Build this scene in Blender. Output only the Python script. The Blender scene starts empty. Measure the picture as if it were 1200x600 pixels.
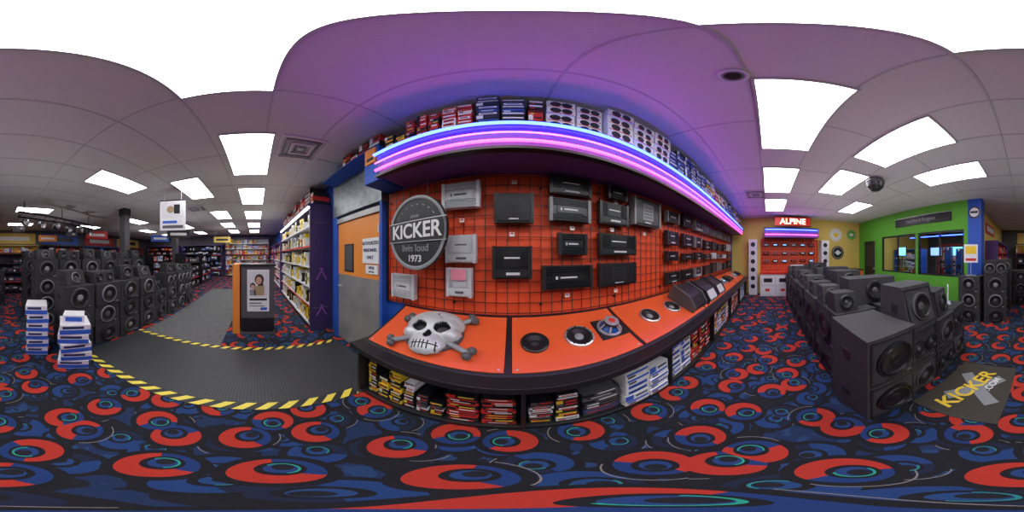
import bpy, math, random
from mathutils import Matrix, Vector
random.seed(7)
RAD=math.radians
scene=bpy.context.scene
scene.view_settings.view_transform='Standard'
CH=3.15   # ceiling height
EYE=1.55

# ------------------------------------------------------------ materials
MATS={}
def mat(name,col,rough=.5,metal=0,es=0,noise=.12,scale=25,bump=0,ecol=None):
    m=bpy.data.materials.new(name); m.use_nodes=True
    nt=m.node_tree; b=nt.nodes['Principled BSDF']
    b.inputs['Roughness'].default_value=rough; b.inputs['Metallic'].default_value=metal
    tc=nt.nodes.new('ShaderNodeTexCoord'); n=nt.nodes.new('ShaderNodeTexNoise')
    n.inputs['Scale'].default_value=scale; n.inputs['Detail'].default_value=3
    nt.links.new(tc.outputs['Object'],n.inputs['Vector'])
    mx=nt.nodes.new('ShaderNodeMix'); mx.data_type='RGBA'
    nt.links.new(n.outputs['Fac'],mx.inputs[0])
    c=col
    mx.inputs[6].default_value=(max(0,c[0]*(1-noise)),max(0,c[1]*(1-noise)),max(0,c[2]*(1-noise)),1)
    mx.inputs[7].default_value=(min(1,c[0]*(1+noise)),min(1,c[1]*(1+noise)),min(1,c[2]*(1+noise)),1)
    nt.links.new(mx.outputs[2],b.inputs['Base Color'])
    if es:
        e=ecol or col
        b.inputs['Emission Color'].default_value=(*e,1); b.inputs['Emission Strength'].default_value=es
    if bump:
        bp=nt.nodes.new('ShaderNodeBump'); bp.inputs['Strength'].default_value=bump; bp.inputs['Distance'].default_value=.01
        nt.links.new(n.outputs['Fac'],bp.inputs['Height']); nt.links.new(bp.outputs[0],b.inputs['Normal'])
    MATS[name]=m; return m
black=mat('black_satin',(.012,.012,.014),.4)
blackp=mat('black_plastic',(.026,.026,.028),.28)
vinyl=mat('black_carpet_box',(.036,.036,.038),.95,noise=.75,scale=160,bump=.5)
vinylg=mat('gray_carpet_box',(.055,.055,.056),.95,noise=.9,scale=140,bump=.6)
cone=mat('cone_rubber',(.011,.011,.013),.35)
dgray=mat('dark_gray',(.09,.09,.095),.4)
signg=mat('sign_charcoal',(.022,.022,.025),.5,0,noise=.6,scale=14)
mgray=mat('mid_gray',(.25,.26,.27),.4)
heats=mat('heatsink_alu',(.07,.07,.075),.35,.6)
silver=mat('silver',(.62,.63,.64),.3,.7)
silverp=mat('silver_paint',(.62,.63,.66),.35,.1)
steel=mat('brushed_steel',(.36,.35,.34),.35,.4,noise=.5,scale=3)
dplate=mat('diamond_plate',(.24,.26,.27),.35,.5,noise=.55,scale=12,bump=.5)
white=mat('white_card',(.8,.8,.8),.5)
offw=mat('offwhite_paint',(.7,.7,.72),.6)
red=mat('red_print',(.62,.03,.02),.45)
orange=mat('orange_laminate',(.78,.11,.03),.3,noise=.08,scale=5)
orangew=mat('orange_wall',(.9,.085,.02),.6,noise=.18,scale=4)
doorm=mat('door_orange',(.85,.28,.04),.45,noise=.06,scale=4)
yellow=mat('yellow_print',(.85,.6,.03),.5)
yelwall=mat('yellow_wall',(.8,.58,.14),.7,noise=.05,scale=3)
green=mat('green_wall',(.11,.42,.03),.7,noise=.1,scale=3)
blue=mat('blue_wall',(.02,.1,.5),.6,noise=.06,scale=3)
bluep=mat('blue_print',(.03,.12,.55),.45)
dblue=mat('dark_blue_gloss',(.01,.06,.3),.3)
navy=mat('navy_print',(.02,.035,.12),.45)
purple=mat('purple_paint',(.12,.06,.27),.5,noise=.08,scale=3)
purpd=mat('dark_purple_panel',(.05,.03,.11),.45,noise=.1,scale=3)
purp2=mat('purple_print',(.3,.08,.4),.5)
pink=mat('pink_tag',(.9,.3,.4),.5)
teal=mat('teal_print',(.03,.4,.45),.5)
wallg=mat('gray_wall',(.12,.12,.14),.8,noise=.05,scale=3)
brown=mat('brown_mat',(.05,.042,.03),.8,noise=.3,scale=80)
tan=mat('cardboard',(.4,.28,.16),.8)
skin=mat('poster_skin_ink',(.62,.36,.25),.6); hair=mat('poster_hair_ink',(.05,.03,.02),.6)
wirem=mat('black_wire',(.012,.012,.012),.4)
skullm=mat('skull_pearl',(.58,.6,.6),.3,.25,noise=.35,scale=9)
lens=mat('light_lens',(1,1,1),.5,es=8.5,ecol=(.96,.98,1))
neonb=mat('neon_blue',(.2,.3,1),.5,es=14,ecol=(.025,.06,1))
neonp=mat('neon_pink',(1,.3,.6),.5,es=8,ecol=(1,.04,.34))
neonm=mat('neon_magenta',(1,.2,.9),.5,es=8,ecol=(.8,.08,.8))
screen=mat('screen_glow',(.3,.5,.9),.3,es=1.2)
cyan=mat('screen_cyan',(.2,.7,.9),.3,es=2.5,ecol=(.15,.6,1))
litred=mat('lit_red_sign',(.5,.015,.01),.4,es=.25,ecol=(1,.02,.01))
litwhite=mat('lit_letters',(1,.8,.6),.4,es=2.5,ecol=(1,.75,.5))
lightstrip=mat('tube_white',(1,1,1),.5,es=7)
trimw=mat('tbar_white',(.5,.5,.51),.5)

class N:
    def __init__(s,m):
        m.use_nodes=True; s.nt=m.node_tree; s.b=s.nt.nodes['Principled BSDF']
        s.tc=s.nt.nodes.new('ShaderNodeTexCoord')
    def L(s,a,b): s.nt.links.new(a,b)
    def put(s,i,v):
        if isinstance(v,(int,float)): i.default_value=v
        elif isinstance(v,tuple): i.default_value=v
        else: s.L(v,i)
    def m(s,op,a,b=0.0,c=None):
        n=s.nt.nodes.new('ShaderNodeMath'); n.operation=op; s.put(n.inputs[0],a); s.put(n.inputs[1],b)
        if c is not None: s.put(n.inputs[2],c)
        return n.outputs[0]
    def vm(s,op,a,b=(0,0,0),sc=None):
        n=s.nt.nodes.new('ShaderNodeVectorMath'); n.operation=op; s.put(n.inputs[0],a); s.put(n.inputs[1],b)
        if sc is not None: s.put(n.inputs['Scale'],sc)
        return n.outputs['Value'] if op in('LENGTH','DISTANCE') else n.outputs[0]
    def sep(s,v):
        n=s.nt.nodes.new('ShaderNodeSeparateXYZ'); s.L(v,n.inputs[0]); return n.outputs
    def comb(s,x,y,z=0.0):
        n=s.nt.nodes.new('ShaderNodeCombineXYZ'); s.put(n.inputs[0],x);s.put(n.inputs[1],y);s.put(n.inputs[2],z); return n.outputs[0]
    def mix(s,f,a,b):
        n=s.nt.nodes.new('ShaderNodeMix'); n.data_type='RGBA'; s.put(n.inputs[0],f)
        for i,v in((6,a),(7,b)):
            if isinstance(v,tuple): n.inputs[i].default_value=(*v,1)
            else: s.L(v,n.inputs[i])
        return n.outputs[2]
    def noise(s,v,sc):
        n=s.nt.nodes.new('ShaderNodeTexNoise'); n.inputs['Scale'].default_value=sc; s.L(v,n.inputs['Vector']); return n.outputs['Fac']
    def vor(s,v,rnd):
        n=s.nt.nodes.new('ShaderNodeTexVoronoi'); n.voronoi_dimensions='2D'; n.inputs['Scale'].default_value=1
        n.inputs['Randomness'].default_value=rnd; s.L(v,n.inputs['Vector']); return n.outputs['Color'],n.outputs['Position']

def carpet_mat():
    mt=bpy.data.materials.new('ring_carpet'); n=N(mt)
    P=n.tc.outputs['Object']
    def layer(base,scale,off,rnd,Rr,colA,colB,colC,thr,rim,rimthr):
        p=n.vm('ADD',n.vm('SCALE',P,(0,0,0),scale),off)
        ps=n.sep(p); p=n.comb(ps[0],ps[1])
        col,pos=n.vor(p,rnd)
        cs=n.sep(col); q=n.vm('SUBTRACT',p,pos)
        ang=n.m('MULTIPLY',cs[0],6.283)
        dv=n.comb(n.m('COSINE',ang),n.m('SINE',ang))
        d=n.vm('LENGTH',q)
        q2=n.vm('SUBTRACT',q,n.vm('SCALE',dv,(0,0,0),Rr*.2)); d2=n.vm('LENGTH',q2)
        q3=n.vm('SUBTRACT',q,n.vm('SCALE',dv,(0,0,0),Rr*.22)); d3=n.vm('LENGTH',q3)
        qs=n.sep(q)
        dot=n.m('DIVIDE',n.m('ADD',n.m('MULTIPLY',qs[0],n.m('COSINE',n.m('ADD',ang,2.6))),n.m('MULTIPLY',qs[1],n.m('SINE',n.m('ADD',ang,2.6)))),n.m('MAXIMUM',d,.001))
        out=n.mix(n.m('LESS_THAN',d,Rr*1.3),base,(.005,.005,.008))
        inring=n.m('MULTIPLY',n.m('LESS_THAN',d,Rr),n.m('GREATER_THAN',d2,Rr*.56))
        ringcol=n.mix(n.m('GREATER_THAN',dot,thr),colB,colA)
        out=n.mix(inring,out,ringcol)
        out=n.mix(n.m('LESS_THAN',d3,Rr*.38),out,colC)
        core=n.m('LESS_THAN',n.vm('LENGTH',n.vm('SUBTRACT',q3,n.vm('SCALE',dv,(0,0,0),Rr*.12))),Rr*.25)
        out=n.mix(core,out,(.008,.009,.014))
        a1=n.m('MULTIPLY',n.m('LESS_THAN',n.m('ABSOLUTE',n.m('SUBTRACT',d3,Rr*.40)),Rr*.03),n.m('GREATER_THAN',n.m('MULTIPLY',dot,-1.0),rimthr))
        a1=n.m('MULTIPLY',a1,n.m('GREATER_THAN',cs[1],.3))
        out=n.mix(a1,out,rim)
        a2=n.m('MULTIPLY',n.m('LESS_THAN',n.m('ABSOLUTE',n.m('SUBTRACT',d2,Rr*1.22)),Rr*.022),n.m('GREATER_THAN',n.m('MULTIPLY',dot,-1.0),.65))
        a2=n.m('MULTIPLY',a2,n.m('GREATER_THAN',cs[2],.5))
        out=n.mix(a2,out,(.3,.27,.24))
        return out
    nz=n.noise(P,3.6)
    base=n.mix(n.m('GREATER_THAN',nz,.52),(.006,.007,.012),(.008,.03,.1))
    base=n.mix(n.m('GREATER_THAN',n.noise(P,7.5),.6),base,(.014,.06,.17))
    o=layer(base,3.5,(5.3,2.7,0),.85,.38,(.01,.055,.2),(.006,.015,.05),(.012,.07,.22),-.2,(.02,.3,.3),.3)
    o=layer(o,2.8,(.4,.2,0),.7,.345,(.6,.035,.015),(.008,.045,.19),(.014,.06,.22),-.45,(.02,.45,.3),.2)
    g=n.noise(P,230.0)
    o=n.mix(n.m('MULTIPLY',g,.5),o,(.006,.006,.008))
    n.L(o,n.b.inputs['Base Color']); n.b.inputs['Roughness'].default_value=.9
    bp=n.nt.nodes.new('ShaderNodeBump'); bp.inputs['Strength'].default_value=.3; n.L(g,bp.inputs['Height']); n.L(bp.outputs[0],n.b.inputs['Normal'])
    return mt
carpet=carpet_mat()
def stripe_mat():
    mt=bpy.data.materials.new('hazard_tape'); n=N(mt); s=n.sep(n.tc.outputs['Object'])
    f=n.m('FRACT',n.m('MULTIPLY',n.m('ADD',s[0],s[1]),6.2))
    n.L(n.mix(n.m('GREATER_THAN',f,.5),(.85,.7,.08),(.02,.02,.02)),n.b.inputs['Base Color']); n.b.inputs['Roughness'].default_value=.5
    return mt
tape=stripe_mat()
def rubber_mat():
    mt=bpy.data.materials.new('rubber_mat'); n=N(mt); P=n.tc.outputs['Object']; s=n.sep(P)
    a=n.m('SINE',n.m('MULTIPLY',n.m('ADD',s[0],s[1]),110.0)); b=n.m('SINE',n.m('MULTIPLY',n.m('SUBTRACT',s[0],s[1]),110.0))
    f=n.m('GREATER_THAN',n.m('MULTIPLY',a,b),.35)
    n.L(n.mix(f,(.028,.029,.031),(.06,.062,.066)),n.b.inputs['Base Color']); n.b.inputs['Roughness'].default_value=.5
    return mt
rubber=rubber_mat()
grayfl=mat('worn_gray_carpet',(.11,.11,.11),.9,noise=.35,scale=9)
ceilm=mat('ceiling_tile',(.66,.65,.66),.85,noise=.07,scale=60,bump=.15)

# ------------------------------------------------------------ mesh builder
class M:
    def __init__(s): s.v=[];s.f=[];s.m=[];s.sm=[];s.mats=[];s.T=Matrix.Identity(4)
    def mi(s,m):
        if m not in s.mats: s.mats.append(m)
        return s.mats.index(m)
    def add(s,vs,fs,m,smooth=False,T=None):
        o=len(s.v); TT=s.T@T if T is not None else s.T
        s.v+=[tuple(TT@Vector(v)) for v in vs]; k=s.mi(m)
        for f in fs: s.f.append([i+o for i in f]); s.m.append(k); s.sm.append(smooth)
    def box(s,x0,x1,y0,y1,z0,z1,m,T=None):
        s.add([(x0,y0,z0),(x1,y0,z0),(x1,y1,z0),(x0,y1,z0),(x0,y0,z1),(x1,y0,z1),(x1,y1,z1),(x0,y1,z1)],
              [(0,3,2,1),(4,5,6,7),(0,1,5,4),(1,2,6,5),(2,3,7,6),(3,0,4,7)],m,T=T)
    def lathe(s,prof,m,seg=24,T=None,smooth=True):
        for i in range(len(prof)-1):
            (r0,z0),(r1,z1)=prof[i],prof[i+1]; mm=m[i] if isinstance(m,list) else m
            vs=[];fs=[]
            for k in range(seg):
                a=2*math.pi*k/seg; vs.append((r0*math.cos(a),r0*math.sin(a),z0))
            for k in range(seg):
                a=2*math.pi*k/seg; vs.append((r1*math.cos(a),r1*math.sin(a),z1))
            for k in range(seg):
                k2=(k+1)%seg
                if r1<1e-6: fs.append((k,k2,seg+k))
                elif r0<1e-6: fs.append((k,seg+k2,seg+k))
                else: fs.append((k,k2,seg+k2,seg+k))
            s.add(vs,fs,mm,smooth,T)
    def cyl(s,p0,p1,r,m,seg=12):
        p0=Vector(p0);p1=Vector(p1);d=p1-p0;L=d.length
        T=Matrix.Translation(p0)@d.to_track_quat('Z','Y').to_matrix().to_4x4()
        s.lathe([(0,0),(r,0),(r,L),(0,L)],m,seg,T)
    def prism(s,poly,x0,x1,m,T=None):
        n=len(poly); vs=[(x0,a,b) for a,b in poly]+[(x1,a,b) for a,b in poly]
        fs=[tuple(range(n)),tuple(range(2*n-1,n-1,-1))]+[(i,i+n,(i+1)%n+n,(i+1)%n) for i in range(n)]
        s.add(vs,fs,m,T=T)
    def mesh(s,name):
        me=bpy.data.meshes.new(name); me.from_pydata(s.v,[],s.f)
        for mm in s.mats: me.materials.append(mm)
        me.polygons.foreach_set('material_index',s.m); me.polygons.foreach_set('use_smooth',s.sm)
        me.validate(); me.update(); return me
    def obj(s,name,loc=(0,0,0),yaw=0,parent=None,bevel=0):
        return inst(s.mesh(name),name,loc,yaw,parent,bevel)
def inst(me,name,loc=(0,0,0),yaw=0,parent=None,bevel=0,rot=None):
    o=bpy.data.objects.new(name,me); scene.collection.objects.link(o)
    o.location=loc; o.rotation_euler=rot if rot else (0,0,RAD(yaw))
    if parent: o.parent=parent
    if bevel:
        b=o.modifiers.new('bev','BEVEL'); b.width=bevel; b.segments=2; b.limit_method='ANGLE'; b.angle_limit=RAD(50)
    return o
def empty(name,loc=(0,0,0),yaw=0):
    e=bpy.data.objects.new(name,None); scene.collection.objects.link(e); e.location=loc; e.rotation_euler=(0,0,RAD(yaw)); return e
def text(s,size,loc,rot,m,parent=None,align='CENTER',sx=1,name='lettering',bold=.012):
    c=bpy.data.curves.new(name,'FONT'); c.body=s; c.size=size; c.align_x=align; c.align_y='CENTER'; c.extrude=.0015
    c.offset=size*bold
    c.materials.append(m); o=bpy.data.objects.new(name,c); scene.collection.objects.link(o)
    o.location=loc; o.rotation_euler=[RAD(a) for a in rot]; o.scale=(sx,1,1)
    if parent: o.parent=parent
    return o
FR=Matrix.Rotation(RAD(90),4,'X')
def at(x,y,z,R=None): return Matrix.Translation((x,y,z))@(R if R is not None else Matrix.Identity(4))

# ------------------------------------------------------------ room shell
def slab(name,x0,x1,y0,y1,z0,z1,m):
    b=M(); b.box(x0,x1,y0,y1,z0,z1,m); return b.obj(name)
XL,XR,YF,YB=-12.5,6.7,1.5,-10
slab('floor',XL,XR,YB,YF,-.1,0,carpet)
slab('ceiling',XL-.1,XR+.1,YB-.1,YF+.1,CH,CH+.1,ceilm)
slab('wall_front',XL,XR,YF,YF+.1,0,CH,blue)
slab('wall_right',XR,XR+.1,YB,YF,0,CH,yelwall)
slab('wall_left',XL-.1,XL,YB,YF,0,CH,wallg)
slab('wall_back',XL,XR,YB-.1,YB,0,CH,wallg)
GY=-4.2
b=M()
b.box(1.5,XR,GY-.12,GY,2.3,CH,green)
b.box(1.5,5.0,GY-.12,GY,0,.95,green)
b.box(5.0,5.35,GY-.12,GY,0,2.3,green); b.box(6.35,XR,GY-.12,GY,0,2.3,green)
b.box(1.5,1.62,GY-.12,GY,.95,2.3,green); b.box(3.2,3.3,GY-.12,GY,.95,2.3,green)
b.obj('wall_partition_green')
b=M(); b.box(1.12,1.5,GY-.3,GY+.02,0,CH,blue); b.obj('column_blue')
slab('wall_partition_side',1.38,1.5,YB,GY-.3,0,CH,yelwall)
glass=bpy.data.materials.new('window_glass'); n=N(glass); n.b.inputs['Transmission Weight'].default_value=1; n.b.inputs['Roughness'].default_value=.0
n.L(n.mix(n.noise(n.tc.outputs['Object'],2.0),(.85,.9,.92),(.9,.93,.93)),n.b.inputs['Base Color']); n.b.inputs['IOR'].default_value=1.03
for i,(a,c) in enumerate([(1.62,3.2),(3.3,5.0)]):
    b=M()
    for (x0,x1,z0,z1) in [(a,c,.95,1.0),(a,c,2.25,2.3),(a,a+.05,1,2.25),(c-.05,c,1,2.25),((a+c)/2-.02,(a+c)/2+.02,1,2.25)]:
        b.box(x0,x1,GY-.09,GY-.03,z0,z1,black)
    b.box(a+.05,c-.05,GY-.065,GY-.058,1,2.25,glass)
    b.obj('window_%d'%(i+1))
b=M(); b.box(5.43,6.27,GY-.08,GY-.03,0,2.2,black)
b.box(5.352,5.43,GY-.11,GY+.03,0,2.298,green); b.box(6.27,6.348,GY-.11,GY+.03,0,2.298,green); b.box(5.43,6.27,GY-.11,GY+.03,2.2,2.298,green)
b.box(5.55,6.15,GY-.03,GY-.02,1.1,2.0,blackp)
b.cyl((5.5,GY-.03,1.02),(5.5,GY+.05,1.02),.03,silver)
b.obj('door_2')
slab('baseboard_front',-12.4,-6.6,YF-.015,YF,0,.1,black)
slab('baseboard_right',XR-.015,XR,-4.1,-2.8,0,.1,black)
b=M()
x=-.98-.61*18
while x<XR:
    if x>XL: b.box(x-.008,x+.008,YB,YF,CH-.005,CH,trimw)
    x+=1.22
y=.11+.61*2
while y>YB:
    b.box(XL,XR,y-.008,y+.008,CH-.0055,CH,trimw); y-=.61
b.obj('trim_ceiling_grid')
b=M(); w,d=1.2,.58
b.box(-w/2,w/2,-d/2,d/2,-.012,-.004,lens)
for q in [(-w/2-.02,w/2+.02,-d/2-.02,-d/2),(-w/2-.02,w/2+.02,d/2,d/2+.02),(-w/2-.02,-w/2,-d/2,d/2),(w/2,w/2+.02,-d/2,d/2)]:
    b.box(*q,-.018,0,trimw)
pm=b.mesh('ceiling_light_panel')
panels=[(-.38,-.19),(1.44,-.22),(3.24,-.22),(4.98,-.22),(-2.3,-.1),(-4.2,-.1),(-6.25,-.1),(-8.3,-.1),(-10.4,-.1),
 (1.37,-1.44),(3.05,-1.46),(-3.45,-1.36),(-6.1,-1.3),(-8.2,-1.4),(-10.4,-1.4),(1.28,-2.62),(4.55,-2.66),(-2.2,-2.5),
 (-5.5,-5.0),(-1.15,-5.4),(-8,-3.7),(-10.5,-3.7),(-8.2,-6.4),(-10.8,-6.4),(-4.6,-7.6),(-1,-8)]
for (x,y) in panels: inst(pm,'ceiling_light_panel',(x,y,CH-.0002))
b=M()
for k in range(4):
    a=.28-.07*k
    for q in [(-a,a,-a,-a+.03),(-a,a,a-.03,a),(-a,-a+.03,-a+.03,a-.03),(a-.03,a,-a+.03,a-.03)]: b.box(*q,-.02-.004*k,0,offw if k%2==0 else mgray)
b.box(-.07,.07,-.07,.07,-.02,0,offw)
vm_=b.mesh('ceiling_vent')
inst(vm_,'ceiling_vent',(-1.98,.55,CH-.006)); inst(vm_,'ceiling_vent',(4.0,.3,CH-.006)); inst(vm_,'ceiling_vent',(-5.0,-1.9,CH-.006))
b=M(); b.lathe([(0,-.03),(.035,-.028),(.045,-.012),(.06,-.012),(.075,-.016),(.085,-.008),(.085,0)],[blackp,black,mgray,offw,offw,offw],32); b.obj('ceiling_speaker',(.78,.17,CH-.006))
b=M(); b.lathe([(0,-.27),(.09,-.25),(.16,-.18),(.18,-.1),(.19,-.08),(.19,-.05),(.05,-.04),(.05,0)],[blackp,blackp,blackp,dgray,dgray,dgray,dgray],32); b.obj('security_camera_dome',(2.5,-1.93,CH-.006))

# ------------------------------------------------------------ display wall (front)
X0=-1.38; X1=6.3
b=M(); b.box(X0,X1,1.47,1.4995,.99,2.355,orangew); b.box(X0-.03,X0,1.452,1.4995,.99,2.355,black)
b.obj('display_backboard')
b=M()
x=X0+.04
while x<X1: b.box(x-.0028,x+.0028,1.445,1.451,1.0,2.33,wirem); x+=.1
z=1.02
while z<2.33: b.box(X0+.02,X1,1.4395,1.445,z-.0028,z+.0028,wirem); z+=.1
for xx in [X0+.04+.8*k for k in range(9)]:
    for zz in (1.1,2.2): b.box(xx-.01,xx+.01,1.445,1.4695,zz-.01,zz+.01,wirem)
b.obj('grid_wall_rack')
b=M()
b.prism([(1.06,2.36),(1.4995,2.36),(1.4995,2.62),(1.02,2.62)],-1.12,X1,purple)
b.box(-1.12,X1,1.0,1.06,2.335,2.36,black); b.box(-1.12,X1,.99,1.03,2.62,2.64,black)
b.obj('neon_soffit')
def neon(name,y,z,m,x0=-1.1,x1=6.2,r=.011):
    b=M(); b.cyl((x0,y,z),(x1,y,z),r,m,10)
    x=x0+.1
    while x<x1: b.cyl((x,y,z),(x,y+.03,z),.004,offw,6); x+=.6
    return b.obj(name)
neon('neon_tube',.97,2.59,neonb,r=.015); neon('neon_tube',.985,2.49,neonm,r=.007); neon('neon_tube',.99,2.405,neonp,r=.013)

# amplifiers -----------------------------------------------------
def amp(w,h,body,endc,label,d=.07,kind=0):
    b=M(); e=min(.025,w*.1)
    b.box(-w/2,w/2,-d*.75,0,-h/2,h/2,body)
    b.box(-w/2-.004,-w/2+e,-d,0,-h/2-.003,h/2+.003,endc); b.box(w/2-e,w/2+.004,-d,0,-h/2-.003,h/2+.003,endc)
    if kind==0:
        nf=max(5,int(h/.018)) 
        for k in range(nf):
            zz=-h/2+(k+.5)*h/nf
            if abs(zz)<h*.17: continue
            b.box(-w/2+e,w/2-e,-d,-d*.75,zz-.003,zz+.003,body)
        b.box(-w*.33,w*.33,-d*.95,-d*.75,-h*.15,h*.15,body)
        b.box(-w*.17,w*.17,-d*.955,-d*.95,-h*.03,h*.04,label); b.box(-w*.26,-w*.22,-d*.955,-d*.95,-h*.06,h*.06,label)
    elif kind==1:
        # flat cover, square badge
        b.box(-w/2+e,w/2-e,-d*.9,-d*.75,-h*.44,h*.44,body)
        b.box(-w*.2,w*.2,-d*.92,-d*.9,-h*.3,h*.32,endc)
        for k in range(4): b.box(-w*.16,w*.16,-d*.925,-d*.92,-h*.2+k*h*.12,-h*.17+k*h*.12,body)
        b.box(-w*.12,w*.12,-d*.905,-d*.9,-h*.4,-h*.36,label)
    else:
        # lower terminal lip + side fins
        b.box(-w/2+e,w/2-e,-d*.95,-d*.75,-h*.45,-h*.22,endc); b.box(-w*.15,w*.2,-d*.96,-d*.95,-h*.38,-h*.3,label)
        b.box(-w/2+e,w/2-e,-d*.85,-d*.75,-h*.15,h*.45,body)
        for k in range(5):
            for s in(-1,1): b.box(s*(w*.25+k*w*.04)-.003,s*(w*.25+k*w*.04)+.003,-d*.95,-d*.85,-h*.12,h*.42,body)
        b.box(-w*.2,w*.2,-d*.855,-d*.85,h*.12,h*.17,label)
    for k in range(4): b.box(w/2+.004,w/2+.008,-d*.6+k*.008,-d*.6+k*.008+.005,-h*.3,h*.3,silver)
    b.box(-.012,.012,0,.010,h*.3,h*.34,black); return b
AM=[(-.623,-.279,1.99,2.25,'s',0),(-.149,.179,1.836,2.11,'k',1),(.325,.72,2.13,2.315,'k',2),(.92,1.17,2.17,2.32,'k',0),
(.325,.714,1.865,2.085,'g',0),(.405,.677,1.56,1.755,'k',0),(.82,1.18,1.88,2.12,'k',2),(.82,1.30,1.56,1.78,'k',2),(1.25,1.72,1.92,2.26,'g',1),
(-.588,-.31,1.49,1.738,'s',2),(-.164,.164,1.355,1.632,'k',2),(.263,.733,1.25,1.464,'k',0),(.82,1.30,1.24,1.475,'k',1),
(-1.24,-.94,1.09,1.352,'s',0),(-.579,-.349,1.18,1.441,'s',2)]
rows=[(2.06,2.31),(1.72,1.97),(1.48,1.65),(1.13,1.39)]
for cx in [1.93,2.4,2.87,3.35,3.85,4.35,4.9,5.45]:
    for (z0,z1) in rows:
        w=random.uniform(.28,.42); AM.append((cx,cx+w,z0,z0+(z1-z0)*random.uniform(.65,1),random.choice('kkkkggs'),random.choice([0,1,2])))
for (x0,x1,z0,z1,t,kd) in AM:
    body,endc,lab={'s':(silverp,silverp,dgray),'k':(black,blackp,offw),'g':(heats,mgray,offw)}[t]
    b=amp(x1-x0,z1-z0,body,endc,lab,d=.1 if (x0>1.2 and x0<1.3) else .07,kind=kd)
    b.obj('car_amplifier',((x0+x1)/2,1.429,(z0+z1)/2),bevel=.003)
b=M(); b.box(-.07,.07,-.003,0,-.05,.05,pink); b.obj('price_tag',(-.465,1.357,1.385))
for (x,z) in [(-.0,1.74),(.02,2.24),(-.45,1.88),(.55,1.81),(1.0,1.83),(1.5,1.83),(.5,1.18),(1.05,1.17),(1.05,2.145)]:
    b=M(); b.box(-.022,.022,-.003,0,-.018,.018,white); b.box(-.015,.015,-.004,-.003,.0,.012,red); b.cyl((0,0,.015),(0,.018,.015),.003,silver,6); b.obj('price_tag',(x,1.42,z))

e=empty('round_hanging_sign',(-.83,1.22,1.77),-9)
b=M(); b.lathe([(0,0),(.31,0),(.312,.006),(.325,.012),(.345,.012),(.35,0),(.35,-.02),(0,-.02)],[signg,signg,mgray,mgray,black,black,black],56,T=FR)
b.box(-.345,.345,-.012,-.001,-.085,.1,signg); b.box(-.347,.347,-.014,-.012,.1,.106,silver); b.box(-.347,.347,-.014,-.012,-.091,-.085,silver)
b.cyl((-.15,-.0,.31),(-.15,0,.565),.003,black,6); b.cyl((.15,0,.31),(.15,0,.565),.003,black,6)
for k in range(10):
    a=RAD(20+k*15.5); b.box(-.004,.004,-.003,0,-.012,.012,mgray,T=at(.26*math.cos(a),-.001,.26*math.sin(a))@Matrix.Rotation(-a,4,'Y'))
b.obj('disc',parent=e)
text('KICKER',.19,(0,-.016,.005),(90,0,0),white,e,sx=.93,bold=.02)
text('livin loud',.09,(0,-.004,-.15),(90,0,0),mgray,e); text('1973',.085,(0,-.004,-.245),(90,0,0),white,e); text('since',.05,(0,-.004,.15),(90,0,0),mgray,e)

# ------------------------------------------------------------ product cartons
styles={'ky':[(black,yellow,red),(yellow,black,red),(black,yellow,white),(black,offw,yellow)],
 'kw':[(black,white,red),(white,black,red),(black,yellow,red),(black,dgray,red)],
 'rk':[(red,black,white),(black,red,white),(black,red,yellow)],
 'rw':[(red,white,black),(white,red,black)],
 'nv':[(navy,white,bluep),(navy,bluep,white),(black,white,navy)],
 'wo':[(white,black,red)],
 'wb':[(white,bluep,black),(white,bluep,navy)],
 'dk':[(black,dgray,white),(dgray,black,white),(navy,dgray,red)],
 'rd':[(red,white,black),(black,white,red),(red,black,yellow)],
 'yw':[(offw,yellow,red),(yellow,black,white),(offw,black,yellow),(white,yellow,black),(black,yellow,white)],
 'mix':[(white,bluep,red),(red,white,black),(black,yellow,red),(yellow,red,black),(bluep,white,red),(black,red,white),(tan,white,red),(offw,purp2,teal)]}
def carton(b,x0,x1,y0,y1,z0,z1,st,jit=True):
    base,lab,mk=random.choice(styles[st])
    if jit:
        j=random.uniform(-.008,.008); y0+=j; x0+=.003; x1-=.003
    b.box(x0,x1,y0,y1,z0,z1-.002,base); w=x1-x0;h=z1-z0
    k=random.choice([0,1,2])
    if st=='wo':
        b.lathe([(min(w,h*2)*.2,0),(min(w,h*2)*.19,.003),(0,.003)],lab,16,T=at(x0+w*.3,y0,z0+h*.5,FR)); b.lathe([(min(w,h*2)*.2,0),(min(w,h*2)*.19,.003),(0,.003)],lab,16,T=at(x0+w*.7,y0,z0+h*.5,FR))
        b.box(x0+w*.05,x1-w*.05,y0-.002,y0,z0+h*.05,z0+h*.14,mk)
    elif k==0:
        b.box(x0+w*.05,x1-w*.05,y0-.002,y0,z0+h*.55,z0+h*.88,lab); b.box(x0+w*.1,x0+w*.4,y0-.002,y0,z0+h*.15,z0+h*.4,mk)
    elif k==1:
        b.box(x0,x0+w*.3,y0-.002,y0,z0,z1-.003,lab); b.box(x0+w*.4,x0+w*.9,y0-.002,y0,z0+h*.35,z0+h*.65,mk)
    else:
        b.box(x0+w*.1,x1-w*.1,y0-.002,y0,z0+h*.25,z0+h*.75,lab); b.box(x0+w*.2,x1-w*.25,y0-.003,y0-.002,z0+h*.4,z0+h*.6,mk)
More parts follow.
